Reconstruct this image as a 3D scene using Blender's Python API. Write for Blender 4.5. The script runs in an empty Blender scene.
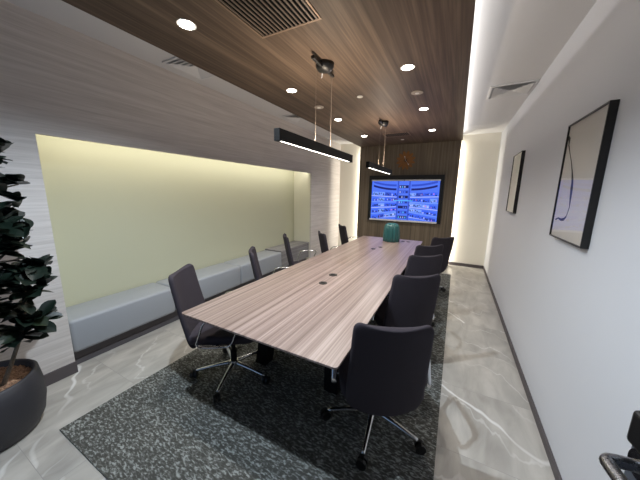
import bpy, bmesh, math, random
from mathutils import Vector, Matrix
random.seed(7)
PI = math.pi
S = bpy.context.scene
C = S.collection

# ------------------------------------------------------------------ helpers
def link(o, parent=None):
    C.objects.link(o)
    if parent: o.parent = parent
    return o

def obj(name, bm, mat, parent=None, smooth=False, loc=None):
    me = bpy.data.meshes.new(name)
    bmesh.ops.recalc_face_normals(bm, faces=bm.faces)
    if smooth:
        for f in bm.faces: f.smooth = True
    bm.to_mesh(me); bm.free()
    if mat is not None:
        for m in (mat if isinstance(mat, (list, tuple)) else [mat]): me.materials.append(m)
    o = bpy.data.objects.new(name, me)
    if loc: o.location = loc
    return link(o, parent)

def tag(o, label, cat, group=None, kind=None):
    o['label'] = label; o['category'] = cat
    if group: o['group'] = group
    if kind: o['kind'] = kind
    return o

def struct(name, bm, mat, **k):
    o = obj(name, bm, mat, **k); o['kind'] = 'structure'; return o

def thing(name, label, cat, loc=(0, 0, 0), rz=0, group=None):
    o = bpy.data.objects.new(name, None); o.empty_display_size = .1
    o.location = loc; o.rotation_euler = (0, 0, rz)
    link(o); return tag(o, label, cat, group)

def copy_tree(o, parent=None):
    c = o.copy(); C.objects.link(c)
    if parent: c.parent = parent
    for ch in list(o.children): copy_tree(ch, c)
    return c

def box(bm, x0, x1, y0, y1, z0, z1, bev=0, seg=2):
    r = bmesh.ops.create_cube(bm, size=1)
    vs = r['verts']
    bmesh.ops.scale(bm, vec=(x1 - x0, y1 - y0, z1 - z0), verts=vs)
    bmesh.ops.translate(bm, vec=((x0 + x1) / 2, (y0 + y1) / 2, (z0 + z1) / 2), verts=vs)
    if bev:
        es = list({e for v in vs for e in v.link_edges})
        bmesh.ops.bevel(bm, geom=es, offset=bev, segments=seg, affect='EDGES', profile=.5)
    return vs

def B(*boxes, bev=0, seg=2):
    bm = bmesh.new()
    for b in boxes: box(bm, *b, bev=bev, seg=seg)
    return bm

def cyl(bm, x, y, z0, z1, r0, r1=None, n=32, mat=None):
    r1 = r0 if r1 is None else r1
    r = bmesh.ops.create_cone(bm, cap_ends=True, segments=n, radius1=r0, radius2=r1, depth=z1 - z0)
    m = Matrix.Translation((x, y, (z0 + z1) / 2))
    if mat is not None: m = mat @ m
    bmesh.ops.transform(bm, matrix=m, verts=r['verts'])
    return r['verts']

def lathe(bm, prof, n=40, fx=None):
    rings = []
    for (r, z) in prof:
        ring = []
        for i in range(n):
            a = 2 * PI * i / n
            k = fx(a, z) if fx else 1
            ring.append(bm.verts.new((r * k * math.cos(a), r * k * math.sin(a), z)))
        rings.append(ring)
    for a, b in zip(rings, rings[1:]):
        for i in range(n):
            bm.faces.new((a[i], a[(i + 1) % n], b[(i + 1) % n], b[i]))
    bm.faces.new(rings[0][::-1]); bm.faces.new(rings[-1])
    return bm

def tube(bm, pts, r, n=10, flat=1.0, smoothpath=True):
    """swept tube; r may be a list; flat squashes the section along the frame's second axis"""
    pts = [Vector(p) for p in pts]
    if smoothpath and len(pts) > 2:
        q = []
        R = r if isinstance(r, (list, tuple)) else [r] * len(pts)
        rr = []
        for i in range(len(pts) - 1):
            p0 = pts[max(i - 1, 0)]; p1 = pts[i]; p2 = pts[i + 1]; p3 = pts[min(i + 2, len(pts) - 1)]
            for k in range(5):
                t = k / 5
                q.append(.5 * ((2 * p1) + (-p0 + p2) * t + (2 * p0 - 5 * p1 + 4 * p2 - p3) * t * t + (-p0 + 3 * p1 - 3 * p2 + p3) * t ** 3))
                rr.append(R[i] * (1 - t) + R[i + 1] * t)
        q.append(pts[-1]); rr.append(R[-1]); pts = q; r = rr
    R = r if isinstance(r, (list, tuple)) else [r] * len(pts)
    up = None; rings = []
    for i, p in enumerate(pts):
        d = (pts[min(i + 1, len(pts) - 1)] - pts[max(i - 1, 0)]).normalized()
        if up is None:
            up = Vector((0, 0, 1)) if abs(d.z) < .9 else Vector((0, 1, 0))
        u = (up - d * up.dot(d)).normalized(); up = u
        v = d.cross(u)
        rings.append([bm.verts.new(p + R[i] * (math.cos(2 * PI * k / n) * u * flat + math.sin(2 * PI * k / n) * v)) for k in range(n)])
    for a, b in zip(rings, rings[1:]):
        for k in range(n): bm.faces.new((a[k], a[(k + 1) % n], b[(k + 1) % n], b[k]))
    bm.faces.new(rings[0][::-1]); bm.faces.new(rings[-1])

# ---------------------------------------------------------------- materials
def s2l(c):
    return tuple(((v / 255) / 12.92 if v / 255 <= .04045 else ((v / 255 + .055) / 1.055) ** 2.4) for v in c) + (1,)

def newmat(name):
    m = bpy.data.materials.new(name); m.use_nodes = True
    nt = m.node_tree; b = nt.nodes['Principled BSDF']
    return m, nt, b

def plain(name, rgb, rough=.6, metal=0, coat=0, bump=0, bscale=200, spec=.5):
    m, nt, b = newmat(name)
    b.inputs['Base Color'].default_value = s2l(rgb)
    b.inputs['Roughness'].default_value = rough
    b.inputs['Metallic'].default_value = metal
    b.inputs['Coat Weight'].default_value = coat
    b.inputs['Specular IOR Level'].default_value = spec
    tc = nt.nodes.new('ShaderNodeTexCoord')
    n = nt.nodes.new('ShaderNodeTexNoise'); n.inputs['Scale'].default_value = bscale
    nt.links.new(tc.outputs['Object'], n.inputs['Vector'])
    # faint procedural unevenness of the finish
    mr = nt.nodes.new('ShaderNodeMapRange'); mr.inputs['To Min'].default_value = max(rough - .04, 0); mr.inputs['To Max'].default_value = min(rough + .04, 1)
    nt.links.new(n.outputs['Fac'], mr.inputs['Value']); nt.links.new(mr.outputs[0], b.inputs['Roughness'])
    if bump:
        bp = nt.nodes.new('ShaderNodeBump'); bp.inputs['Strength'].default_value = bump; bp.inputs['Distance'].default_value = .002
        nt.links.new(n.outputs['Fac'], bp.inputs['Height']); nt.links.new(bp.outputs[0], b.inputs['Normal'])
    return m

def streaks(name, cols, scale, rough=.5, bump=0, contrast=(.3, .7), rough_warp=0, spec=.5, fine=.5, bdist=.003):
    """long grain: noise stretched by scale=(sx,sy,sz); cols dark..light"""
    m, nt, b = newmat(name); N = nt.nodes; L = nt.links
    tc = N.new('ShaderNodeTexCoord'); mp = N.new('ShaderNodeMapping'); mp.inputs['Scale'].default_value = scale
    L.new(tc.outputs['Object'], mp.inputs['Vector'])
    n1 = N.new('ShaderNodeTexNoise'); n1.inputs['Scale'].default_value = 1; n1.inputs['Detail'].default_value = 3; n1.inputs['Distortion'].default_value = rough_warp
    L.new(mp.outputs[0], n1.inputs['Vector'])
    mp2 = N.new('ShaderNodeMapping'); mp2.inputs['Scale'].default_value = tuple(s * 4.3 for s in scale); L.new(tc.outputs['Object'], mp2.inputs['Vector'])
    n2 = N.new('ShaderNodeTexNoise'); n2.inputs['Scale'].default_value = 1; n2.inputs['Detail'].default_value = 4
    L.new(mp2.outputs[0], n2.inputs['Vector'])
    mix = N.new('ShaderNodeMath'); mix.operation = 'MULTIPLY_ADD'
    sc = N.new('ShaderNodeMath'); sc.operation = 'MULTIPLY'; sc.inputs[1].default_value = 1 - fine
    L.new(n1.outputs['Fac'], sc.inputs[0]); L.new(n2.outputs['Fac'], mix.inputs[0]); mix.inputs[1].default_value = fine; L.new(sc.outputs[0], mix.inputs[2])
    cr = N.new('ShaderNodeValToRGB'); e = cr.color_ramp.elements
    k = len(cols)
    e[0].position = contrast[0]; e[0].color = s2l(cols[0]); e[1].position = contrast[1]; e[1].color = s2l(cols[-1])
    for i in range(1, k - 1):
        q = e.new(contrast[0] + (contrast[1] - contrast[0]) * i / (k - 1)); q.color = s2l(cols[i])
    L.new(mix.outputs[0], cr.inputs['Fac']); L.new(cr.outputs[0], b.inputs['Base Color'])
    b.inputs['Roughness'].default_value = rough; b.inputs['Specular IOR Level'].default_value = spec
    if bump:
        bp = N.new('ShaderNodeBump'); bp.inputs['Strength'].default_value = bump; bp.inputs['Distance'].default_value = bdist
        L.new(mix.outputs[0], bp.inputs['Height']); L.new(bp.outputs[0], b.inputs['Normal'])
    return m

def emit(name, rgb, s):
    m, nt, b = newmat(name)
    b.inputs['Base Color'].default_value = (0, 0, 0, 1)
    b.inputs['Emission Color'].default_value = s2l(rgb); b.inputs['Emission Strength'].default_value = s
    return m

VA = 1.78
def marble():
    m, nt, b = newmat('marble_tile'); N = nt.nodes; L = nt.links
    tc = N.new('ShaderNodeTexCoord')
    sep = N.new('ShaderNodeSeparateXYZ'); L.new(tc.outputs['Object'], sep.inputs[0])
    TX, TY, OX, OY = 1.2, .6, .5, .295
    def mth(op, a, b_=None, c=None):
        n = N.new('ShaderNodeMath'); n.operation = op
        for i, v in enumerate((a, b_, c)):
            if v is None: continue
            if isinstance(v, (int, float)): n.inputs[i].default_value = v
            else: L.new(v, n.inputs[i])
        return n.outputs[0]
    tx = mth('DIVIDE', mth('ADD', sep.outputs[0], 30 * TX + OX), TX); ty = mth('DIVIDE', mth('ADD', sep.outputs[1], 10 * TY + OY), TY)
    fx = mth('FLOOR', tx); fy = mth('FLOOR', ty)
    cmb = N.new('ShaderNodeCombineXYZ'); L.new(fx, cmb.inputs[0]); L.new(fy, cmb.inputs[1])
    wn = N.new('ShaderNodeTexWhiteNoise'); wn.noise_dimensions = '2D'; L.new(cmb.outputs[0], wn.inputs['Vector'])
    off = N.new('ShaderNodeVectorMath'); off.operation = 'SCALE'; off.inputs['Scale'].default_value = 7
    L.new(wn.outputs['Color'], off.inputs[0])
    add = N.new('ShaderNodeVectorMath'); L.new(tc.outputs['Object'], add.inputs[0]); L.new(off.outputs[0], add.inputs[1])
    mp = N.new('ShaderNodeMapping'); mp.inputs['Rotation'].default_value = (0, 0, VA); mp.inputs['Scale'].default_value = (2.4, .8, 1)
    L.new(add.outputs[0], mp.inputs['Vector'])
    def wave(sc, dist, det, lo):
        w_ = N.new('ShaderNodeTexWave'); w_.wave_profile = 'SIN'; w_.bands_direction = 'X'
        w_.inputs['Scale'].default_value = sc; w_.inputs['Distortion'].default_value = dist; w_.inputs['Detail'].default_value = det; w_.inputs['Detail Scale'].default_value = .9
        w_.inputs['Detail Roughness'].default_value = .55
        L.new(mp.outputs[0], w_.inputs['Vector'])
        q = N.new('ShaderNodeMapRange'); q.inputs['From Min'].default_value = lo; q.inputs['From Max'].default_value = 1; L.new(w_.outputs['Fac'], q.inputs['Value'])
        return q.outputs[0]
    class VR: outputs = [mth('MAXIMUM', mth('MULTIPLY', wave(.36, 4, 4, .998), .75), mth('MULTIPLY', wave(.9, 8, 5, .992), .35))]
    vr = VR
    n3 = N.new('ShaderNodeTexNoise'); n3.inputs['Scale'].default_value = 1.6; L.new(add.outputs[0], n3.inputs['Vector'])
    msk = N.new('ShaderNodeMapRange'); msk.inputs['From Min'].default_value = .38; msk.inputs['From Max'].default_value = .58; L.new(n3.outputs['Fac'], msk.inputs['Value'])
    vein = mth('MULTIPLY', vr.outputs[0], msk.outputs[0])
    n2 = N.new('ShaderNodeTexNoise'); n2.inputs['Scale'].default_value = 3.5; n2.inputs['Detail'].default_value = 8; n2.inputs['Distortion'].default_value = .7
    L.new(mp.outputs[0], n2.inputs['Vector'])
    cr = N.new('ShaderNodeValToRGB'); e = cr.color_ramp.elements
    e[0].position = .3; e[0].color = s2l((148, 144, 138)); e[1].position = .7; e[1].color = s2l((182, 178, 171))
    L.new(n2.outputs['Fac'], cr.inputs['Fac'])
    mx = N.new('ShaderNodeMix'); mx.data_type = 'RGBA'; L.new(vein, mx.inputs['Factor']); L.new(cr.outputs[0], mx.inputs['A']); mx.inputs['B'].default_value = s2l((228, 228, 226))
    # grout
    gx = mth('ABSOLUTE', mth('SUBTRACT', mth('SUBTRACT', tx, fx), .5)); gy = mth('ABSOLUTE', mth('SUBTRACT', mth('SUBTRACT', ty, fy), .5))
    g = mth('MAXIMUM', mth('GREATER_THAN', gx, .5 - .0015 / TX), mth('GREATER_THAN', gy, .5 - .0015 / TY))
    mx2 = N.new('ShaderNodeMix'); mx2.data_type = 'RGBA'; L.new(g, mx2.inputs['Factor']); L.new(mx.outputs['Result'], mx2.inputs['A']); mx2.inputs['B'].default_value = s2l((146, 143, 140))
    L.new(mx2.outputs['Result'], b.inputs['Base Color'])
    b.inputs['Roughness'].default_value = .28
    return m

def carpet_mat():
    m, nt, b = newmat('flecked_carpet'); N = nt.nodes; L = nt.links
    tc = N.new('ShaderNodeTexCoord'); mp = N.new('ShaderNodeMapping'); mp.inputs['Scale'].default_value = (1, 2.5, 1); mp.inputs['Rotation'].default_value = (0, 0, .9)
    L.new(tc.outputs['Object'], mp.inputs['Vector'])
    n = N.new('ShaderNodeTexNoise'); n.inputs['Scale'].default_value = 40; n.inputs['Detail'].default_value = 3; n.inputs['Distortion'].default_value = .5
    L.new(mp.outputs[0], n.inputs['Vector'])
    cr = N.new('ShaderNodeValToRGB'); e = cr.color_ramp.elements
    e[0].position = .42; e[0].color = s2l((72, 71, 67)); e[1].position = .66; e[1].color = s2l((148, 151, 147))
    q = e.new(.53); q.color = s2l((94, 94, 90))
    L.new(n.outputs['Fac'], cr.inputs['Fac']); L.new(cr.outputs[0], b.inputs['Base Color'])
    b.inputs['Roughness'].default_value = .95; b.inputs['Specular IOR Level'].default_value = .1
    n2 = N.new('ShaderNodeTexNoise'); n2.inputs['Scale'].default_value = 300; L.new(tc.outputs['Object'], n2.inputs['Vector'])
    bp = N.new('ShaderNodeBump'); bp.inputs['Strength'].default_value = .5; bp.inputs['Distance'].default_value = .003
    L.new(n2.outputs['Fac'], bp.inputs['Height']); L.new(bp.outputs[0], b.inputs['Normal'])
    return m

M = {}
M['white'] = plain('white_paint', (226, 225, 224), .75)
M['rightwall'] = plain('white_wallpaper', (204, 205, 209), .7, bump=.15, bscale=400)
M['backwall'] = plain('cream_wallpaper', (226, 222, 210), .75, bump=.15, bscale=400)
M['ceiling'] = plain('ceiling_paint', (214, 213, 212), .85)
M['leftwall'] = streaks('striated_wall_panel', [(168, 162, 158), (195, 189, 185), (216, 211, 208)], (6, 1.1, 36), .6, bump=.35, contrast=(.2, .8), fine=.4, bdist=.006)
M['woodceil'] = streaks('walnut_ceiling', [(70, 58, 49), (92, 77, 65), (118, 100, 85)], (15, .35, 4), .55, contrast=(.32, .68), fine=.5, spec=.25)
M['woodwall'] = streaks('walnut_wall', [(80, 70, 58), (108, 96, 80), (136, 122, 104)], (24, 4, .35), .5, contrast=(.32, .68), fine=.5)
M['table'] = streaks('ash_laminate', [(92, 76, 70), (128, 111, 104), (156, 140, 134)], (26, .16, 4), .33, contrast=(.35, .65), fine=.5)
M['greywood'] = streaks('grey_wood', [(88, 86, 88), (124, 122, 124), (150, 149, 150)], (6, .6, 40), .5, contrast=(.3, .7))
M['green'] = plain('pale_green_plaster', (184, 184, 160), .8, bump=.2, bscale=500)
M['nichewhite'] = plain('niche_cream', (216, 214, 196), .8)
M['marble'] = marble()
M['carpet'] = carpet_mat()
M['base'] = plain('dark_baseboard', (78, 72, 74), .5)
M['plinth'] = plain('dark_plinth', (84, 80, 84), .5)
M['bench'] = plain('light_grey_vinyl', (146, 150, 156), .5, bump=.2, bscale=600)
M['fabric'] = plain('charcoal_fabric', (53, 48, 54), .85, bump=.35, bscale=900, spec=.25)
M['chrome'] = plain('polished_aluminium', (205, 206, 208), .2, 1)
M['steel'] = plain('dark_steel', (132, 132, 136), .28, 1)
M['blackp'] = plain('black_plastic', (13, 13, 14), .4)
M['blackm'] = plain('black_metal', (12, 12, 12), .55, spec=.2)
M['frameblk'] = plain('black_frame', (16, 15, 16), .35)
M['silver'] = plain('silver_plastic', (228, 228, 230), .4, 0)
M['pot'] = plain('black_planter', (46, 45, 50), .55, bump=.3, bscale=300)
M['soil'] = streaks('wood_chips', [(88, 60, 44), (142, 108, 84), (176, 142, 114)], (60, 38, 40), .95, bump=.9, contrast=(.35, .65), rough_warp=1.5, bdist=.01)
M['bark'] = streaks('pale_bark', [(84, 74, 62), (136, 124, 108)], (50, 50, 14), .9, bump=.5)
M['leaf'] = plain('dark_green_leaf', (13, 26, 19), .42, bscale=30)
M['leaf2'] = plain('deep_green_leaf', (20, 34, 19), .45, bscale=30)
M['ventwhite'] = plain('white_enamel', (214, 214, 214), .4)
M['ventdark'] = plain('duct_interior', (30, 29, 29), .8)
M['ventgrey'] = plain('grey_duct', (190, 190, 192), .7)
M['ventshade'] = plain('duct_shade', (9, 9, 9), .9, spec=.1)  # shade of the grille gaps, put into a black colour
M['ventbeige'] = plain('brown_aluminium', (140, 118, 100), .45, .3)
M['slat'] = plain('dark_bronze_slat', (112, 98, 86), .5, .1)
M['speaker'] = plain('beige_speaker_mesh', (172, 160, 148), .7)
M['teal'] = plain('teal_glass', (40, 92, 92), .3, coat=.2)
M['clockwood'] = streaks('orange_wood', [(120, 74, 26), (160, 106, 46)], (40, 8, 40), .45)
M['clockdark'] = plain('dark_clock_wood', (58, 32, 18), .5)
M['white_plastic'] = plain('white_plastic', (235, 232, 225), .4)
M['paper'] = plain('offwhite_paper', (244, 240, 236), .6)
M['paper2'] = plain('cream_paper', (246, 243, 238), .6)
M['ink'] = plain('black_ink', (24, 22, 22), .5)
M['lamp'] = emit('downlight_glow', (255, 250, 240), 30)
M['bar_glow'] = emit('pendant_glow', (255, 248, 236), 9)
M['cable'] = plain('steel_cable', (165, 150, 138), .4, .2)
M['led'] = emit('led_tape', (255, 240, 214), 3)
gm, nt, b = newmat('picture_glass')
b.inputs['Base Color'].default_value = (1, 1, 1, 1); b.inputs['Roughness'].default_value = .02
b.inputs['Transmission Weight'].default_value = 1; b.inputs['IOR'].default_value = 1.5
# a thin pane: mostly clear, with the reflection of a glazed picture
nt2 = nt; tr = nt.nodes.new('ShaderNodeBsdfTransparent'); gl = nt.nodes.new('ShaderNodeBsdfGlossy'); gl.inputs['Roughness'].default_value = .02
fr = nt.nodes.new('ShaderNodeFresnel'); fr.inputs['IOR'].default_value = 1.6; mxs = nt.nodes.new('ShaderNodeMixShader')
fm = nt.nodes.new('ShaderNodeMath'); fm.operation = 'MULTIPLY'; fm.inputs[1].default_value = .65; nt.links.new(fr.outputs[0], fm.inputs[0]); nt.links.new(fm.outputs[0], mxs.inputs[0]); nt.links.new(tr.outputs[0], mxs.inputs[1]); nt.links.new(gl.outputs[0], mxs.inputs[2])
nt.links.new(mxs.outputs[0], nt.nodes['Material Output'].inputs['Surface'])
M['glass'] = gm

# ------------------------------------------------------------------ layout
XR, XL = .628, -2.66          # side walls
YB, YF = 6.115, -.35          # far wall, wall behind the camera
ZC, ZW = 2.665, 2.545         # white ceiling, underside of timber ceiling
NY0, NY1, NX, NZ = .755, 4.66, -3.08, 1.875   # bench niche

struct('floor', B((-3.3, .8, YF - .1, YB + .1, -.1, 0)), M['marble'])
struct('ceiling', B((-3.3, .8, YF - .1, YB + .1, ZC, ZC + .1)), M['ceiling'])
struct('ceiling_wood_panel', B((-2.092, -.018, YF, 5.97, ZW, ZW + .035)), M['woodceil'])
struct('wall_right', B((XR, XR + .1, YF - .1, YB + .1, 0, ZC)), M['rightwall'])
struct('wall_back', B((-3.3, XR, YB, YB + .1, 0, ZC)), M['backwall'])
struct('wall_back_wood_panel', B((-2.10, -.03, 5.97, 6.03, 0, ZW + .035)), M['woodwall'])
struct('trim_1', B((-2.0, -.2, 6.03, YB, 0, ZW)), M['base'])       # battens that carry the panel off the wall
struct('wall_left', B((XL - .03, XL, YF - .1, NY0, 0, ZC), (XL - .03, XL, NY1, YB, 0, ZC), (XL - .03, XL, NY0, NY1, NZ, ZC)), M['leftwall'])
struct('wall_niche_back', B((NX - .1, NX, NY0 - .1, NY1 + .1, 0, 2.1)), M['green'])
struct('wall_niche_side', B((NX, XL - .03, NY0 - .08, NY0, 0, 2.1)), M['nichewhite'])
struct('wall_niche_end', B((NX, XL - .03, NY1, NY1 + .08, 0, 2.1)), M['nichewhite'])
struct('ceiling_niche', B((NX, XL - .03, NY0, NY1, 2.03, 2.1)), M['nichewhite'])
# wall behind the camera, with a wide glazed opening and the doorway
GX0, GX1, GZ1 = -2.45, .5, 2.3
struct('wall_front', B((-3.3, GX0, YF - .1, YF, 0, ZC), (GX1, XR, YF - .1, YF, 0, ZC), (GX0, GX1, YF - .1, YF, GZ1, ZC)), M['woodwall'])
struct('wall_corridor_blocker', B((-.55, -.5, -1.7, YF - .1, 0, ZC), (XR, XR + .1, -1.7, YF - .1, 0, ZC), (-.55, XR + .1, -1.8, -1.7, 0, ZC)), M['base'])  # unseen dark box behind the doorway, added to keep world light out
struct('floor_corridor', B((-.55, XR + .1, -1.8, YF - .1, -.1, 0)), M['marble'])
struct('ceiling_corridor_blocker', B((-.55, XR + .1, -1.8, YF - .1, ZC, ZC + .1)), M['ceiling'])  # lid of the same added box, closing it against world light
struct('trim_2', B((-.52, -.46, YF - .08, YF - .02, 0, GZ1), (GX0, -.52, YF - .08, YF - .02, 0, .06), (GX0, -.52, YF - .08, YF - .02, GZ1 - .06, GZ1)), M['base'])
struct('baseboard_right', B((XR - .012, XR, YF, YB, 0, .052)), M['base'])
struct('baseboard_back', B((-.03, XR - .012, YB - .012, YB, 0, .065), (XL + .012, -2.10, YB - .012, YB, 0, .065)), M['base'])
struct('baseboard_left', B((XL, XL + .014, YF, NY0 + .004, 0, .095), (XL, XL + .014, NY1, YB - .012, 0, .07)), M['base'])
struct('trim_3', B((XL - .13, XL - .115, NY0, NY1, 0, .14), (XL - .115, XL - .105, NY0, NY1, 0, .05)), M['plinth'])
struct('trim_4', B((XR - .012, XR, YB - .012, YB, .065, ZC)), M['white'])       # pale strip up the far right corner

# carpet
bm = B((-2.07, .036, .462, 5.3, 0, .008))
cp = obj('carpet', bm, M['carpet'], loc=(0, 0, 0))
tag(cp, 'dark grey flecked carpet rectangle laid in the pale stone floor under the table', 'carpet')

# ------------------------------------------------------------- niche bench
def bench(y0, y1, label):
    t = thing('bench_module', label, 'bench', (XL - .2, (y0 + y1) / 2, 0), 0, 'upholstered bench modules in the niche')
    h = (y1 - y0) / 2 - .003
    obj('upholstery', B((-.205, .18, -h, h, .145, .437), bev=.03, seg=4), M['bench'], t, smooth=True)
    obj('base_board', B((-.2, .13, -h, h, .125, .15)), M['plinth'], t)
    return t
bench(NY0 + .003, 1.655, 'light grey upholstered bench block at the near end of the niche')
bench(1.655, 2.66, 'light grey upholstered bench block in the middle, behind the nearest left chair')
bench(2.66, 3.665, 'light grey upholstered bench block next to the grey wood cabinet')
t = thing('low_cabinet', 'low grey wood-grain cabinet closing the far end of the bench niche', 'cabinet', (XL - .2, 4.162, 0))
obj('cabinet_top', B((-.21, .165, -.494, .494, .43, .452), bev=.003), M['greywood'], t)
obj('cabinet_body', B((-.21, .14, -.49, .49, .13, .43)), M['greywood'], t)
obj('door', B((.14, .158, -.488, -.002, .135, .427)), M['greywood'], t)
obj('door', B((.14, .158, .002, .488, .135, .427)), M['greywood'], t)

# ------------------------------------------------------------------- table
TZ = .72
tb = thing('conference_table', 'long pale ash-grained conference table on black legs', 'table', (-.957, 2.78, 0))
bm = bmesh.new()
def rrect(xn, xf, yn, yf, r, n=6):
    # trapezoid with rounded corners: half widths xn near, xf far
    cs = [(-xn, yn, 1, 1, PI), (xn, yn, -1, 1, 1.5 * PI), (xf, yf, -1, -1, 0), (-xf, yf, 1, -1, .5 * PI)]
    out = []
    for x, y, sx, sy, a0 in cs:
        for k in range(n + 1):
            a = a0 + .5 * PI * k / n
            out.append((x + sx * r + r * math.cos(a), y + sy * r + r * math.sin(a)))
    return out
def slab(bm, pts, z0, z1):
    a = [bm.verts.new((x, y, z0)) for x, y in pts]; b_ = [bm.verts.new((x, y, z1)) for x, y in pts]
    n = len(pts)
    bm.faces.new(a[::-1]); bm.faces.new(b_)
    for i in range(n): bm.faces.new((a[i], a[(i + 1) % n], b_[(i + 1) % n], b_[i]))
slab(bm, rrect(.553, .516, -1.825, 1.78, .022), TZ - .01, TZ)
obj('tabletop', bm, M['table'], tb)
bm = bmesh.new(); slab(bm, rrect(.535, .498, -1.807, 1.762, .02), TZ - .026, TZ - .01)
obj('edge_panel', bm, M['blackm'], tb)
obj('crossbeam', B((-.03, .03, -1.2, 1.2, .6, .69), (-.36, .36, -1.17, -1.1, .62, .69), (-.36, .36, 1.1, 1.17, .62, .69)), M['blackm'], tb)
for sy in (-1, 1):
    for sx in (-1, 1):
        bm = bmesh.new()
        xc = -.43 if sx < 0 else .25
        fz = [(xc - .055, xc + .055, sy * 1.22, sy * 1.12, 0.008), (xc + .02 - sx * .05 - .06, xc + .02 - sx * .05 + .06, sy * 1.14, sy * 1.06, .69)]
        vs = []
        for x0, x1, y0, y1, z in fz:
            vs.append([bm.verts.new(p) for p in ((x0, y0, z), (x1, y0, z), (x1, y1, z), (x0, y1, z))])
        a, b_ = vs
        bm.faces.new(a[::-1]); bm.faces.new(b_)
        for i in range(4): bm.faces.new((a[i], a[(i + 1) % 4], b_[(i + 1) % 4], b_[i]))
        obj('leg', bm, M['blackm'], tb)
for gx, gy, r in ((-.966, 1.915, .036), (-.985, 2.165, .04), (-.988, 3.53, .034), (-.93, 3.70, .03), (-.725, 4.37, .032), (-.645, 4.37, .03)):
    bm = bmesh.new(); cyl(bm, gx + .957, gy - 2.78, TZ, TZ + .003, r, n=28)
    g = obj('cable_grommet', bm, M['blackp'], tb)
    bm = B((gx + .957 - r * .55, gx + .957 + r * .55, gy - 2.78 - .006, gy - 2.78 + .006, TZ + .0028, TZ + .0045))
    obj('brush_slot', bm, M['ventdark'], g)

# ------------------------------------------------------------------ chairs
def sheet(nu, nv, fn):
    bm = bmesh.new()
    g = [[bm.verts.new(fn(-1 + 2 * i / nu, j / nv)) for i in range(nu + 1)] for j in range(nv + 1)]
    for j in range(nv):
        for i in range(nu): bm.faces.new((g[j][i], g[j][i + 1], g[j + 1][i + 1], g[j + 1][i]))
    return bm
def thicken(o, th, sub=2, off=0):
    m = o.modifiers.new('thickness', 'SOLIDIFY'); m.thickness = th; m.offset = off
    m = o.modifiers.new('smooth', 'SUBSURF'); m.levels = sub; m.render_levels = sub
def corner(d, r, w):   # inset of the outline at distance d from an end, corner radius r
    if d >= r: return 0
    return r - math.sqrt(max(r * r - (r - d) ** 2, 0))
def make_chair():
    t = thing('swivel_chair', '', 'chair')
    H0, H1 = .335, .90
    def back(u, v):
        v = v ** 1.0
        vv = .5 - .5 * math.cos(PI * v) if True else v
        z = H0 + (H1 - H0) * vv
        w = .208 - .022 * vv
        ins = max(corner(H1 - z, .032, w), corner(z - H0, .085, w))
        uu = math.sin(u * PI / 2) * .35 + u * .65
        x = uu * (w - ins)
        y = -.275 - .11 * vv ** 1.3 - .015 * math.sin(PI * vv) + .045 * uu * uu * (1 - .3 * vv)
        return (x, y, z - .012 * (1 - uu * uu) * vv ** 4)
    o = obj('backrest', sheet(12, 16, back), M['fabric'], t, smooth=True); thicken(o, .036, 1)
    def seat(u, v):
        vv = .5 - .5 * math.cos(PI * v)
        y = -.27 + .50 * vv
        w = .225 + .015 * math.sin(PI * vv)
        ins = max(corner(.23 - y, .10, w), corner(y + .27, .05, w))
        uu = math.sin(u * PI / 2) * .35 + u * .65
        return (uu * (w - ins), y, .425 + .012 * uu * uu - .02 * max(vv - .75, 0) * 4 * .5 - .004)
    o = obj('seat', sheet(12, 14, seat), M['fabric'], t, smooth=True); thicken(o, .062, 1)
    obj('seat_mechanism', B((-.09, .09, -.13, .09, .355, .395), (-.035, .035, -.04, .04, .32, .36), bev=.008), M['blackm'], t)
    bm = bmesh.new(); tube(bm, [(.09, 0, .375), (.17, .01, .37), (.2, .01, .37)], .006); obj('lever', bm, M['blackp'], t)
    for s in (-1, 1):
        bm = bmesh.new()
        X = s * .264
        tube(bm, [(X, -.02, .412), (X, .03, .415), (X, .065, .44), (X, .10, .53), (X, .125, .58), (X, .11, .607), (X, .02, .612), (X, -.09, .606), (X, -.125, .58), (X, -.155, .5), (X, -.175, .44), (X, -.15, .415), (X, -.08, .41), (X, -.02, .412)],
             .0155, n=12, flat=.42)
        box(bm, min(s * .2, X), max(s * .2, X), -.075, -.035, .404, .414)
        obj('armrest', bm, M['chrome'], t, smooth=True)
    bm = bmesh.new(); cyl(bm, 0, 0, .14, .34, .017, n=20); cyl(bm, 0, 0, .09, .22, .025, n=20); obj('gas_lift', bm, M['blackm'], t)
    bm = bmesh.new(); cyl(bm, 0, 0, .082, .125, .042, .032, n=24); obj('hub', bm, M['chrome'], t)
    for k in range(5):
        a = 2 * PI * k / 5 - PI / 2 + PI / 5
        ca, sa = math.cos(a), math.sin(a)
        bm = bmesh.new(); tube(bm, [(.03 * ca, .03 * sa, .105), (.16 * ca, .16 * sa, .092), (.295 * ca, .295 * sa, .072)], [.022, .016, .012], n=10, flat=.8)
        leg = obj('base_leg', bm, M['chrome'], t, smooth=True)
        bm = bmesh.new()
        rot = Matrix.Translation((.31 * ca, .31 * sa, .038)) @ Matrix.Rotation(a + .6 + k, 4, 'Z') @ Matrix.Rotation(PI / 2, 4, 'X')
        for zz in (-.024, .006): cyl(bm, 0, 0, zz, zz + .018, .029, n=20, mat=rot)
        cyl(bm, 0, 0, -.018, .018, .012, n=10, mat=rot)
        cyl(bm, .31 * ca, .31 * sa, .05, .082, .010, n=12)
        obj('caster', bm, M['blackp'], leg)
    return t
proto = make_chair()
D = math.radians
def back_to_hub(bx, by, rz, d=.365): return (bx - math.sin(rz) * d, by + math.cos(rz) * d)
chairs = []
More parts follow.
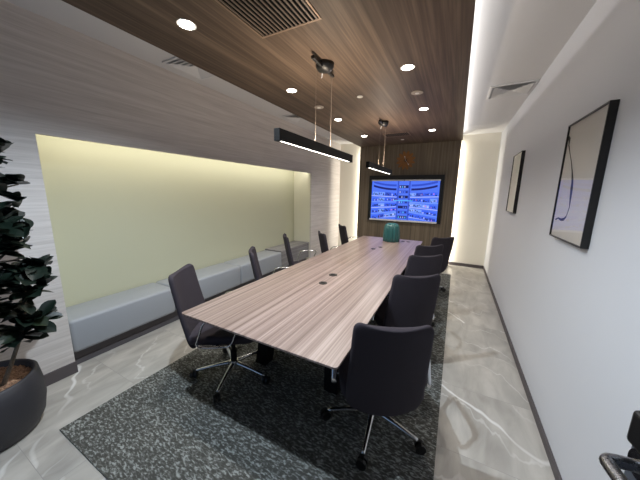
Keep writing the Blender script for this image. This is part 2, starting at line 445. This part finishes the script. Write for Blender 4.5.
for bx, by, a, lab in (
        (-.198, 1.13, 25, 'charcoal swivel chair nearest the camera on the right side of the table, back towards us'),
        (-.203, 1.98, 33, 'charcoal swivel chair second from the front on the right side of the table'),
        (-.212, 2.70, 37, 'charcoal swivel chair third from the front on the right side of the table'),
        (-.225, 3.27, 41, 'charcoal swivel chair fourth on the right side, only its top edge showing between two others'),
        (-.11, 4.0, 44, 'charcoal swivel chair farthest on the right side, beside the bare stone floor')):
    rz = D(a); x, y = back_to_hub(bx, by, rz); chairs.append((x, y, rz, lab, 'swivel chairs along the right side of the table'))
for bx, by, a, lab in (
        (-1.757, 1.205, -58, 'charcoal swivel chair at the near left corner of the table, chrome base in view'),
        (-1.83, 1.98, -50, 'charcoal swivel chair second from the front on the left side, before the bench seam'),
        (-2.06, 2.90, -50, 'charcoal swivel chair third on the left side, pushed back towards the grey wood cabinet'),
        (-1.77, 3.42, -48, 'charcoal swivel chair fourth on the left side, before the striated wall end'),
        (-1.87, 4.44, -48, 'charcoal swivel chair farthest on the left side, before the white far wall')):
    rz = D(a); x, y = back_to_hub(bx, by, rz, .305 if a == -58 else .365); chairs.append((x, y, rz, lab, 'swivel chairs along the left side of the table'))
spin = [17, 40, 20, 60, 8, 45, 0, 25, 50, 10]
for i, (x, y, rz, lab, grp) in enumerate(chairs):
    o = proto if i == 0 else copy_tree(proto)
    for ch in o.children:
        if ch.name.startswith('base_leg'): ch.rotation_euler = (0, 0, D(spin[i]))
    o.location = (x, y, .008); o.rotation_euler = (0, 0, rz); o['label'] = lab; o['group'] = grp

# --------------------------------------------------------------- teal vase
vs = thing('glass_vase', 'ribbed teal glass vase standing on the far end of the table', 'vase', (-.905, 4.28, TZ + .001))
bm = bmesh.new()
prof = [(.118, 0), (.127, .008), (.128, .06), (.126, .14), (.12, .2), (.11, .25), (.094, .28), (.078, .288), (.066, .283), (.07, .24), (.1, .12), (.09, .03)]
lathe(bm, prof, 96, lambda a, z: 1 + .07 * (abs(math.cos(a * 7)) * 2 - 1))
obj('vase_body', bm, M['teal'], vs, smooth=True)
bm = bmesh.new()
for i in range(40):
    a0, a1 = 2 * PI * i / 40, 2 * PI * (i + 1) / 40
lathe(bm, [(.066, .28), (.078, .284), (.078, .294), (.066, .297), (.06, .29)], 40)
obj('rim', bm, M['teal'], vs, smooth=True)

# ------------------------------------------------------------- wall display
tv = thing('wall_display', 'large wall display showing a blue picture, in a black surround on the walnut wall', 'display', (-1.047, 5.97, 0))
X0, X1, Z0, Z1 = -.79, .782, .884, 1.895
yy = -.045
obj('surround', B((X0, X1, yy, 0, Z1 - .09, Z1), (X0, X1, yy, 0, Z0, Z0 + .02), (X0, X0 + .06, yy, 0, Z0 + .02, Z1 - .09), (X1 - .055, X1, yy, 0, Z0 + .02, Z1 - .09), (X0 + .05, X1 - .055, -.012, 0, Z0 + .02, Z1 - .09)), M['frameblk'], tv)
bz = obj('top_bezel', B((X0 + .06, X1 - .065, yy - .006, yy, 1.772, 1.802), bev=.002), M['silver'], tv)
bm = bmesh.new(); cyl(bm, 0, 0, 0, .004, .01, n=16, mat=Matrix.Translation((0, yy - .006, 1.789)) @ Matrix.Rotation(PI / 2, 4, 'X')); obj('camera_dot', bm, M['blackp'], bz)
obj('bottom_bezel', B((X0 + .045, X1 - .07, yy - .01, yy, .886, .922), bev=.002), M['silver'], tv)
SX0, SX1, SZ0, SZ1 = X0 + .07, X1 - .075, .922, 1.775
cols = [(78, 118, 246), (46, 78, 205), (120, 160, 255), (16, 24, 110), (10, 14, 45), (180, 190, 250), (190, 130, 230), (90, 190, 255), (160, 70, 120), (56, 98, 245)]
SM = [emit('screen_colour', c, 1.02) for c in cols]
bm = bmesh.new()
lay = [0]
def quad(u0, w0, u1, w1, k, sk0=0, sk1=0, d=0):
    """u,w in 0..1 over the screen; sk = vertical shift of the two sides"""
    y = yy + .006 - .0004 * d
    def P(u, w): return bm.verts.new((SX0 + (SX1 - SX0) * min(max(u, 0), 1), y, SZ0 + (SZ1 - SZ0) * min(max(w, 0), 1)))
    f = bm.faces.new((P(u0, w0 + sk0), P(u1, w0 + sk1), P(u1, w1 + sk1), P(u0, w1 + sk0))); f.material_index = k
quad(0, 0, 1, 1, 0)
rnd = random.Random(5)
def persp(u, w):            # tiers converge slightly to the middle
    c = .5; k = abs(u - c) / .5
    return w + (w - .52) * .35 * (k - .5)
for side in (0, 1):
    for r, w in enumerate((.06, .2, .34, .48, .62)):
        for j in range(4):
            a = .02 + j * .1; b_ = a + .092
            if side: a, b_ = 1 - b_, 1 - a
            w0, w1 = persp(a, w), persp(b_, w)
            hh = .085
            quad(a, w0, b_, w0 + hh, rnd.choice((1, 9, 9, 2)), 0, w1 - w0, 1)
            n = rnd.randint(3, 6)
            for q in range(n):
                p = a + (b_ - a) * (q + .1) / n; p2 = a + (b_ - a) * (q + rnd.uniform(.5, .95)) / n
                k = rnd.choices((3, 4, 5, 6, 8, 1), (5, 5, 3, 1.2, 1, 2))[0]
                lo = rnd.uniform(.0, .03)
                quad(p, persp(p, w) + lo, p2, persp(p, w) + lo + rnd.uniform(.02, .05), k, 0, 0, 2)
        a, b_ = (.0, .4) if not side else (.6, 1)
        quad(a, persp(a, w) - .03, b_, persp(a, w) - .012, 2 if r % 2 else 5, 0, persp(b_, w) - persp(a, w), 1)
    # curved dark balcony bands at the top
    for r, w in enumerate((.76, .86)):
        for j in range(8):
            a = .03 + j * .045; b_ = a + .045
            ff = lambda q: w + .09 * ((q - .39) / .36) ** 2 * 1.0
            u0, u1 = (a, b_) if not side else (1 - a, 1 - b_)
            quad(u0, ff(a), u1, ff(a) + .05, 3 if r == 0 else 1, 0, ff(b_) - ff(a), 2)
for j in range(7):
    w = .04 + j * .13
    quad(.43, w, .57, w + .07, 1 if j % 2 else 3, 0, 0, 2)
    for q in range(4): quad(.44 + q * .033, w + .01, .455 + q * .033, w + .05, rnd.choice((0, 7, 5, 4)), 0, 0, 3)
quad(.405, .0, .425, 1, 1, 0, 0, 3); quad(.575, .0, .595, 1, 1, 0, 0, 3)
quad(.36, .49, .64, .51, 7, 0, 0, 4)
me_scr = obj('screen', bm, SM, tv)

# -------------------------------------------------------------- wall clock
ck = thing('wall_clock', 'round orange-brown wooden petal clock above the wall display', 'clock', (-1.062, 5.97, 2.205))
rx = Matrix.Rotation(PI / 2, 4, 'X')
bm = bmesh.new(); cyl(bm, 0, 0, 0, .012, .05, n=32, mat=rx); obj('backing_disc', bm, M['clockdark'], ck)
for k in range(12):
    a = 2 * PI * k / 12 + PI / 12
    bm = bmesh.new()
    top = []; n = 8
    out = []
    for i in range(n + 1):
        tt = i / n; rr = .03 + .17 * tt; w = .004 + .031 * math.sin(PI * tt ** 1.4) ** .8 * (.75 + .25 * tt) if 0 < tt < 1 else .007
        out.append((rr, w))
    pts = [(r, w) for r, w in out] + [(r, -w) for r, w in out[::-1]]
    fr_ = [bm.verts.new((r * math.cos(a) - w * math.sin(a), -.022, r * math.sin(a) + w * math.cos(a))) for r, w in pts]
    bk_ = [bm.verts.new((r * math.cos(a) - w * math.sin(a), -.008, r * math.sin(a) + w * math.cos(a))) for r, w in pts]
    bm.faces.new(fr_); bm.faces.new(bk_[::-1])
    for i in range(len(pts)): bm.faces.new((fr_[i], fr_[(i + 1) % len(pts)], bk_[(i + 1) % len(pts)], bk_[i]))
    obj('petal', bm, M['clockwood'], ck)
def hand(a, L, w):
    bm = bmesh.new(); d = (math.cos(a), math.sin(a))
    tube(bm, [(-.01 * d[0], -.028, -.01 * d[1]), (L * d[0], -.028, L * d[1])], w, n=8, smoothpath=False)
    h = obj('hand', bm, M['white_plastic'], ck)
    bm = bmesh.new(); cyl(bm, L * d[0], L * d[1], 0, .004, .011, n=16, mat=Matrix.Translation((0, -.028, 0)) @ Matrix(((1, 0, 0, 0), (0, 0, -1, 0), (0, 1, 0, 0), (0, 0, 0, 1))))
    obj('hand_tip', bm, M['white_plastic'], h)
hand(D(107), .08, .0025); hand(D(-52), .105, .002)

# ---------------------------------------------------------------- pictures
def picture(y0, y1, z0, z1, label, paper, art):
    yc = (y0 + y1) / 2
    t = thing('framed_picture', label, 'picture', (XR, yc, 0), 0, None)
    h = (y1 - y0) / 2; F = .007; d = -.034
    fr = obj('frame', B((d, 0, -h, h, z0, z0 + F), (d, 0, -h, h, z1 - F, z1), (d, 0, -h, -h + F, z0 + F, z1 - F), (d, 0, h - F, h, z0 + F, z1 - F)), M['frameblk'], t)
    ar = obj('artwork', B((d + .01, -.002, -h + F, h - F, z0 + F, z1 - F)), paper, t)
    if art: 
        for st in art:
            bm = bmesh.new()
            P = [(d + .0095, h - F - u * 2 * (h - F), z1 - F - v * (z1 - z0 - 2 * F)) for u, v, w in st]
            W = [w * 1.6 for u, v, w in st]
            # flat brush stroke with its own width
            L = []
            for i, p in enumerate(P):
                a = P[max(i - 1, 0)]; b_ = P[min(i + 1, len(P) - 1)]
                dy, dz = b_[1] - a[1], b_[2] - a[2]; n = math.hypot(dy, dz) or 1
                L.append((bm.verts.new((p[0], p[1] - dz / n * W[i], p[2] + dy / n * W[i])), bm.verts.new((p[0], p[1] + dz / n * W[i], p[2] - dy / n * W[i]))))
            for a, b_ in zip(L, L[1:]): bm.faces.new((a[0], b_[0], b_[1], a[1]))
            obj('brush_stroke', bm, M['ink'], ar)
    bm = bmesh.new(); bm.faces.new([bm.verts.new(p) for p in ((d + .004, -h + F, z0 + F), (d + .004, -h + F, z1 - F), (d + .004, h - F, z1 - F), (d + .004, h - F, z0 + F))])
    obj('pane', bm, M['glass'], t)
    return t
picture(1.80, 2.325, 1.232, 1.95, 'black framed picture with an ink branch line, the nearer one on the right wall', M['paper'],
        [[(.0, .09, .006), (.05, .12, .010), (.06, .17, .005), (.14, .24, .003), (.24, .32, .003), (.34, .42, .005), (.40, .5, .009), (.42, .56, .012), (.44, .64, .009), (.46, .72, .004), (.42, .80, .003)],
         [(.06, .85, .003), (.16, .83, .003), (.26, .84, .005), (.36, .83, .006), (.42, .8, .004)]])
picture(3.745, 4.24, 1.292, 2.0, 'black framed blank pale picture farther along the right wall near the corner', M['paper2'], [])

# ------------------------------------------------------ ceiling: downlights
near = ['nearest the camera', 'second from the camera', 'third from the camera', 'nearest the far wall']
first = None
for side, x in (('left', -1.645), ('right', -.478)):
    for i, y in enumerate((1.25, 2.45, 3.65, 4.855)):
        lab = 'round lit downlight in the walnut ceiling, %s row, %s' % (side, near[i])
        if first is None:
            t = thing('downlight', lab, 'ceiling light', (x, y, ZW), 0, 'downlights in the walnut ceiling')
            bm = bmesh.new(); lathe(bm, [(.048, -.001), (.058, -.004), (.058, -.0005)], 32); 
            obj('trim_ring', bm, M['white_plastic'], t)
            bm = bmesh.new(); cyl(bm, 0, 0, -.005, -.0035, .043, n=32); obj('lens', bm, M['lamp'], t)
            first = t
        else:
            t = copy_tree(first); t.location = (x, y, ZW); t['label'] = lab
        ld = bpy.data.lights.new('downlight_beam', 'SPOT'); ld.energy = 42; ld.spot_size = D(125); ld.spot_blend = 1; ld.shadow_soft_size = .03; ld.color = (1, .95, .89)
        lo = bpy.data.objects.new('downlight_beam', ld); lo.location = (x, y, ZW - .04); link(lo)

t = copy_tree(first); t.location = (-1.06, .76, ZW); t['label'] = 'round cool white downlight in the walnut ceiling, on its centre line by the entrance'; del t['group']
ld = bpy.data.lights.new('entrance_beam', 'SPOT'); ld.energy = 170; ld.spot_size = D(150); ld.spot_blend = .6; ld.shadow_soft_size = .03; ld.color = (.74, .87, 1)
lo = bpy.data.objects.new('entrance_beam', ld); lo.location = (-1.06, .76, ZW - .04); link(lo)

def disc(x, y, r, name, lab, cat, mat, grp=None):
    t = thing(name, lab, cat, (x, y, ZW), 0, grp)
    bm = bmesh.new(); lathe(bm, [(r * .9, -.008), (r, -.005), (r, 0)], 32); obj('cover', bm, mat, t)
    bm = bmesh.new(); cyl(bm, 0, 0, -.011, -.008, r * .35, n=24); obj('centre_grille', bm, M['white_plastic'], t)
disc(-.48, 3.06, .06, 'ceiling_speaker', 'round flat beige ceiling speaker between downlights of the right row', 'speaker', M['speaker'], 'ceiling speakers')
disc(-1.635, 3.04, .06, 'ceiling_speaker', 'round flat beige ceiling speaker between downlights of the left row', 'speaker', M['speaker'], 'ceiling speakers')
disc(-1.058, 2.917, .032, 'smoke_detector', 'small white round sensor between the two pendant lights', 'sensor', M['white_plastic'], 'ceiling sensors')
disc(-1.063, 5.45, .032, 'smoke_detector', 'small white round sensor behind the dark grille near the far wall', 'sensor', M['white_plastic'], 'ceiling sensors')

# -------------------------------------------------- ceiling: linear grilles
def grille(x0, x1, y0, y1, lab):
    t = thing('ceiling_grille', lab, 'grille', ((x0 + x1) / 2, (y0 + y1) / 2, ZW), 0, 'dark slotted grilles in the walnut ceiling')
    hx, hy = (x1 - x0) / 2, (y1 - y0) / 2; F = .012
    obj('frame', B((-hx, hx, -hy, -hy + F, -.006, 0), (-hx, hx, hy - F, hy, -.006, 0), (-hx, -hx + F, -hy + F, hy - F, -.006, 0), (hx - F, hx, -hy + F, hy - F, -.006, 0)), M['ventbeige'], t)
    obj('duct', B((-hx + F, hx - F, -hy + F, hy - F, -.0012, -.0002)), M['ventshade'], t)  # flat sheet without depth, black in place of the duct's shade
    n = 15
    obj('slats', B(*[(-hx + F + (2 * hx - 2 * F) * (i + .32) / n, -hx + F + (2 * hx - 2 * F) * (i + .68) / n, -hy + F, hy - F, -.0055, -.0012) for i in range(n)]), M['slat'], t)
grille(-1.30, -.838, 1.11, 1.58, 'dark slotted grille in the walnut ceiling, large at the top edge of the view')
grille(-1.30, -.85, 4.82, 5.12, 'dark slotted grille in the walnut ceiling beyond the far pendant light')

# ------------------------------------------------ ceiling: square diffusers
def diffuser(xc, yc, lab):
    t = thing('air_diffuser', lab, 'air vent', (xc, yc, ZC), 0, 'square white air diffusers')
    def ring(r0, r1, z0, z1, th=.003):
        bm = bmesh.new()
        def sq(r, z): return [bm.verts.new((sx * r, sy * r, z)) for sx, sy in ((-1, -1), (1, -1), (1, 1), (-1, 1))]
        a = sq(r0, z0); b_ = sq(r1, z1); c = sq(r1 - th, z1 + th); d = sq(r0 - th, z0 + th)
        for p, q in ((a, b_), (b_, c), (c, d), (d, a)):
            for i in range(4): bm.faces.new((p[i], p[(i + 1) % 4], q[(i + 1) % 4], q[i]))
        return bm
    obj('frame', B((-.21, .21, -.21, -.19, -.012, 0), (-.21, .21, .19, .21, -.012, 0), (-.21, -.19, -.19, .19, -.012, 0), (.19, .21, -.19, .19, -.012, 0)), M['ventwhite'], t)
    obj('duct', B((-.19, .19, -.19, .19, -.0015, -.0003)), M['ventgrey'], t)
    for r in (.175, .135, .095, .055):
        obj('louver', ring(r, r - .042, -.018, -.003), M['ventwhite'], t)
diffuser(.412, 3.77, 'square white four-way air diffuser in the white ceiling on the right')
diffuser(-2.325, 1.85, 'square white air diffuser in the left ceiling strip, nearer one')
diffuser(-2.325, 3.72, 'square white air diffuser in the left ceiling strip, farther one above the long pendant')
ap = obj('access_panel', B((.05, .46, 5.3, 5.71, ZC - .003, ZC - .0002), bev=.0012, seg=1), M['ceiling'])
tag(ap, 'thin square access panel in the white ceiling near the far right corner', 'panel')

# ------------------------------------------------------------ pendant bars
def pendant(y, lab):
    t = thing('linear_pendant', lab, 'pendant light', (-1.078, y, ZW), 0, 'black linear pendant lights over the table')
    zt, zb = 1.905 - ZW, 1.828 - ZW; L = .665
    obj('bar', B((-.022, .022, -L, L, zb + .012, zt), (-.022, -.018, -L, L, zb, zb + .012), (.018, .022, -L, L, zb, zb + .012), (-.018, .018, -L, -L + .03, zb, zb + .012), (-.018, .018, L - .03, L, zb, zb + .012)), M['blackm'], t)
    obj('diffuser', B((-.012, .012, -L + .03, L - .05, zb + .004, zb + .011)), M['bar_glow'], t)
    obj('upper_diffuser', B((-.014, .014, -L + .2, L - .2, zt, zt + .002)), M['bar_glow'], t)
    bm = bmesh.new(); lathe(bm, [(.03, -.06), (.06, -.048), (.076, -.022), (.078, 0)], 32); cn = obj('canopy', bm, M['blackp'], t, smooth=True)
    obj('canopy_arm', B((-.013, .013, -.21, .165, -.045, -.022), bev=.004), M['blackp'], t)
    bm = bmesh.new(); tube(bm, [(-.03, .02, -.04), (-.042, .03, -.075), (-.045, .03, -.088)], .005); obj('cable_gland', bm, M['silver'], t)
    for s, yo in ((1, .14), (-1, -.145)):
        bm = bmesh.new(); tube(bm, [(0, yo, -.045), (0, yo, zt)], (.0026 if s > 0 else .001), n=8, smoothpath=False)
        if s > 0:
            for zz in (-.10, -.25, -.42): cyl(bm, 0, yo, zz, zz + .015, .0035, n=8)
        cyl(bm, 0, yo, zt, zt + .02, .008, n=10)
        obj('suspension_cable', bm, M['cable'], t)
    for dz, e, rot, col, yl in ((zb - .012, 7, 0, (1, .93, .82), 1.25), (zt + .02, 9, PI, (1, .82, .62), .7)):
        ld = bpy.data.lights.new('pendant_beam', 'AREA'); ld.shape = 'RECTANGLE'; ld.size = .03; ld.size_y = yl; ld.energy = e; ld.color = col
        lo = bpy.data.objects.new('pendant_beam', ld); lo.location = (-1.078, y, ZW + dz); lo.rotation_euler = (rot, 0, 0); link(lo)
pendant(2.095, 'long black linear pendant light over the near half of the table')
pendant(4.03, 'black linear pendant light over the far half of the table, in front of the display')

# ------------------------------------------------------- concealed led tape
def strip(name, x0, x1, y0, y1, z0, z1):
    struct(name, B((x0, x1, y0, y1, z0, z1)), M['led'])
def area(name, loc, rot, sx, sy, e, col=(1, .9, .76)):
    ld = bpy.data.lights.new(name, 'AREA'); ld.shape = 'RECTANGLE'; ld.size = sx; ld.size_y = sy; ld.energy = e; ld.color = col
    lo = bpy.data.objects.new(name, ld); lo.location = loc; lo.rotation_euler = rot; link(lo); return lo
# cove above the right edge of the timber ceiling, facing right and up
area('cove_led', (-.085, 2.8, ZW + .046), (0, D(-150), 0), .012, 6.1, 12, (1, .97, .95))
# behind both edges of the timber wall
area('wall_edge_led', (-.075, 6.072, 1.28), (0, D(-90), 0), 2.5, .02, 12, (1, .93, .8))
area('wall_edge_led', (-2.05, 6.072, 1.28), (0, D(90), 0), 2.5, .02, 14, (1, .93, .8))
# slot along the top of the niche
area('niche_led', (XL - .055, (NY0 + NY1) / 2, 1.955), (0, D(72), 0), .02, NY1 - NY0 - .1, 13, (1, .93, .82))

# ------------------------------------------------------------------- plant
pt = thing('potted_plant', 'tall dark-leaved plant in a black round planter at the left edge', 'plant', (-2.36, .26, 0))
bm = bmesh.new()
lathe(bm, [(.17, 0), (.195, .01), (.226, .08), (.242, .18), (.240, .27), (.226, .37), (.214, .378), (.2, .37), (.198, .33)], 56)
obj('planter', bm, M['pot'], pt, smooth=True)
bm = bmesh.new()
bmesh.ops.create_grid(bm, x_segments=26, y_segments=26, size=.19)
for v in bm.verts:
    r = math.hypot(v.co.x, v.co.y)
    if r > 1e-6:
        m_ = max(abs(v.co.x), abs(v.co.y)); v.co.x *= m_ / r * 1.03; v.co.y *= m_ / r * 1.03
    v.co.z = .335 + random.uniform(-.008, .012)
obj('wood_chips', bm, M['soil'], pt, smooth=True)['kind'] = 'stuff'
bx, by = -2.36, .26
def rel(p): return (p[0] - bx, p[1] - by, p[2])
stems = [
    [(-2.30, .32, .32), (-2.26, .38, .50), (-2.22, .43, .68), (-2.21, .46, .85), (-2.21, .47, 1.0)],
    [(-2.40, .28, .32), (-2.43, .32, .6), (-2.40, .37, .9), (-2.38, .41, 1.2), (-2.36, .44, 1.5), (-2.35, .45, 1.66)],
    [(-2.36, .22, .32), (-2.34, .26, .6), (-2.26, .33, .9), (-2.22, .39, 1.15), (-2.22, .42, 1.3)]]
tips = []
def leafmesh(bm, base, d, L, W, droop, roll):
    d = d.normalized(); up = Vector((0, 0, 1))
    side = d.cross(up)
    if side.length < .1: side = Vector((1, 0, 0))
    side.normalize(); nrm = side.cross(d).normalized()
    side = (Matrix.Rotation(roll, 3, d) @ side); nrm = (Matrix.Rotation(roll, 3, d) @ nrm)
    n = 7; rows = []
    for i in range(n + 1):
        t_ = i / n
        w = W * math.sin(PI * min(t_ ** 1.25 * .97 + .015, 1)) ** .62 if i < n else .001
        c = base + d * (L * t_) - up * droop * L * t_ * t_
        rows.append([bm.verts.new(c + side * (s * w) + nrm * (abs(s) * w * .3)) for s in (-1, -.5, 0, .5, 1)])
    for a, b_ in zip(rows, rows[1:]):
        for i in range(4): bm.faces.new((a[i], a[i + 1], b_[i + 1], b_[i]))
lr = random.Random(21)
leafcount = 0
clusters = []
for si, st in enumerate(stems):
    bm = bmesh.new()
    tube(bm, [rel(p) for p in st], [.013 - .008 * i / (len(st) - 1) for i in range(len(st))], n=8)
    so = obj('stem', bm, M['bark'], pt, smooth=True)
    for i in range(len(st) - 1):
        for k in range(4):
            t_ = (k + lr.random()) / 4
            z = st[i][2] + (st[i + 1][2] - st[i][2]) * t_
            if z > .55: clusters.append(tuple(st[i][j] + (st[i + 1][j] - st[i][j]) * t_ for j in range(3)))
    clusters.append(st[-1])
# side twigs, each ending in a whorl of leaves
twigs = [((-2.22, .43, .68), (-2.19, .50, .72)), ((-2.21, .46, .85), (-2.24, .56, .90)), ((-2.21, .47, 1.0), (-2.24, .56, 1.03)),
         ((-2.22, .39, 1.15), (-2.22, .50, 1.2)), ((-2.38, .41, 1.2), (-2.34, .55, 1.24)), ((-2.36, .44, 1.5), (-2.36, .56, 1.52)), ((-2.36, .44, 1.5), (-2.3, .53, 1.42)),
         ((-2.35, .45, 1.66), (-2.36, .53, 1.72)), ((-2.40, .37, .9), (-2.4, .5, .95)), ((-2.26, .33, .9), (-2.15, .35, .98)), ((-2.38, .41, 1.35), (-2.33, .52, 1.33))]
for a, b_ in twigs:
    bm = bmesh.new()
    mid = tuple((a[j] + b_[j]) / 2 + (0, 0, -.01)[j] for j in range(3))
    tube(bm, [rel(a), rel(mid), rel(b_)], [.005, .004, .003], n=6)
    obj('twig', bm, M['bark'], pt, smooth=True)
    clusters += [b_, b_, b_, mid]
rest = bmesh.new()
cnt = 0
for c in clusters:
    base = Vector(rel(c))
    for k in range(lr.randint(4, 6)):
        a = lr.uniform(0, 2 * PI); el = lr.uniform(-.2, .95)
        d = Vector((math.cos(a) * math.cos(el), math.sin(a) * math.cos(el), math.sin(el)))
        L = lr.uniform(.095, .15); W = L * lr.uniform(.25, .33)
        tipw = Vector(c) + d * L
        if tipw.x < -2.63 or tipw.y / -tipw.x > (.242 if tipw.z > 1.12 else .282): continue
        if cnt < 98:
            q = bmesh.new(); leafmesh(q, base, d, L, W, lr.uniform(.05, .35), lr.uniform(-.6, .6))
            obj('leaf', q, M['leaf'] if cnt % 3 else M['leaf2'], pt, smooth=True)
        else:
            leafmesh(rest, base, d, L, W, lr.uniform(.05, .35), lr.uniform(-.6, .6))
        cnt += 1
o = obj('small_leaves', rest, M['leaf'], pt, smooth=True); o['kind'] = 'stuff'

# -------------------------------------------------------------------- door
dr = thing('door', 'open dark grey door leaf at the right edge with a bent steel lever', 'door', (.47, YF + .02, 0), D(8.8))
L_ = .955
obj('door_leaf', B((0, .04, 0, L_, .01, 2.15), bev=.002), plain('dark_grey_door', (74, 76, 82), .4), dr)
bm = bmesh.new()
LZ = 1.047
tube(bm, [(0, L_ - .035, LZ), (-.035, L_ - .035, LZ), (-.052, L_ - .04, LZ), (-.056, L_ - .06, LZ), (-.056, L_ - .17, LZ)], .0105, n=14)
lv = obj('door_lever', bm, M['steel'], dr, smooth=True)
bm = bmesh.new(); cyl(bm, 0, 0, 0, .008, .026, n=28, mat=Matrix.Translation((0, L_ - .035, LZ)) @ Matrix.Rotation(-PI / 2, 4, 'Y')); obj('rose', bm, M['chrome'], lv)
obj('lock_case', B((-.02, 0, L_ - .06, L_ - .01, 1.075, 1.14), bev=.008, seg=3), M['blackp'], dr)

# ------------------------------------------------------------ world, camera
w = bpy.data.worlds.new('World'); S.world = w; w.use_nodes = True
w.node_tree.nodes['Background'].inputs['Color'].default_value = (.42, .64, 1, 1)
w.node_tree.nodes['Background'].inputs['Strength'].default_value = .4

R = [0.884559, 0.46616, 0.015823, 0.098668, -0.153855, -0.983155, -0.455873, 0.87122, -0.182089]
rx_, ry_, rz_ = Vector(R[0:3]), -Vector(R[3:6]), -Vector(R[6:9])
cam = bpy.data.cameras.new('camera'); co = bpy.data.objects.new('camera', cam); link(co)
mw = Matrix.Identity(4)
for i in range(3):
    mw[i][0] = rx_[i]; mw[i][1] = ry_[i]; mw[i][2] = rz_[i]
mw[2][3] = 1.5
co.matrix_world = mw
cam.sensor_width = 36; cam.lens = 257.205 / 640 * 36; cam.clip_start = .02
S.camera = co

S.view_settings.view_transform = 'Standard'; S.view_settings.look = 'None'
S.view_settings.exposure = 0; S.view_settings.gamma = 1; S.view_settings.use_curve_mapping = False
S.cycles.max_bounces = 8; S.cycles.diffuse_bounces = 5
S.cycles.use_denoising = True
S.cycles.sample_clamp_indirect = 8
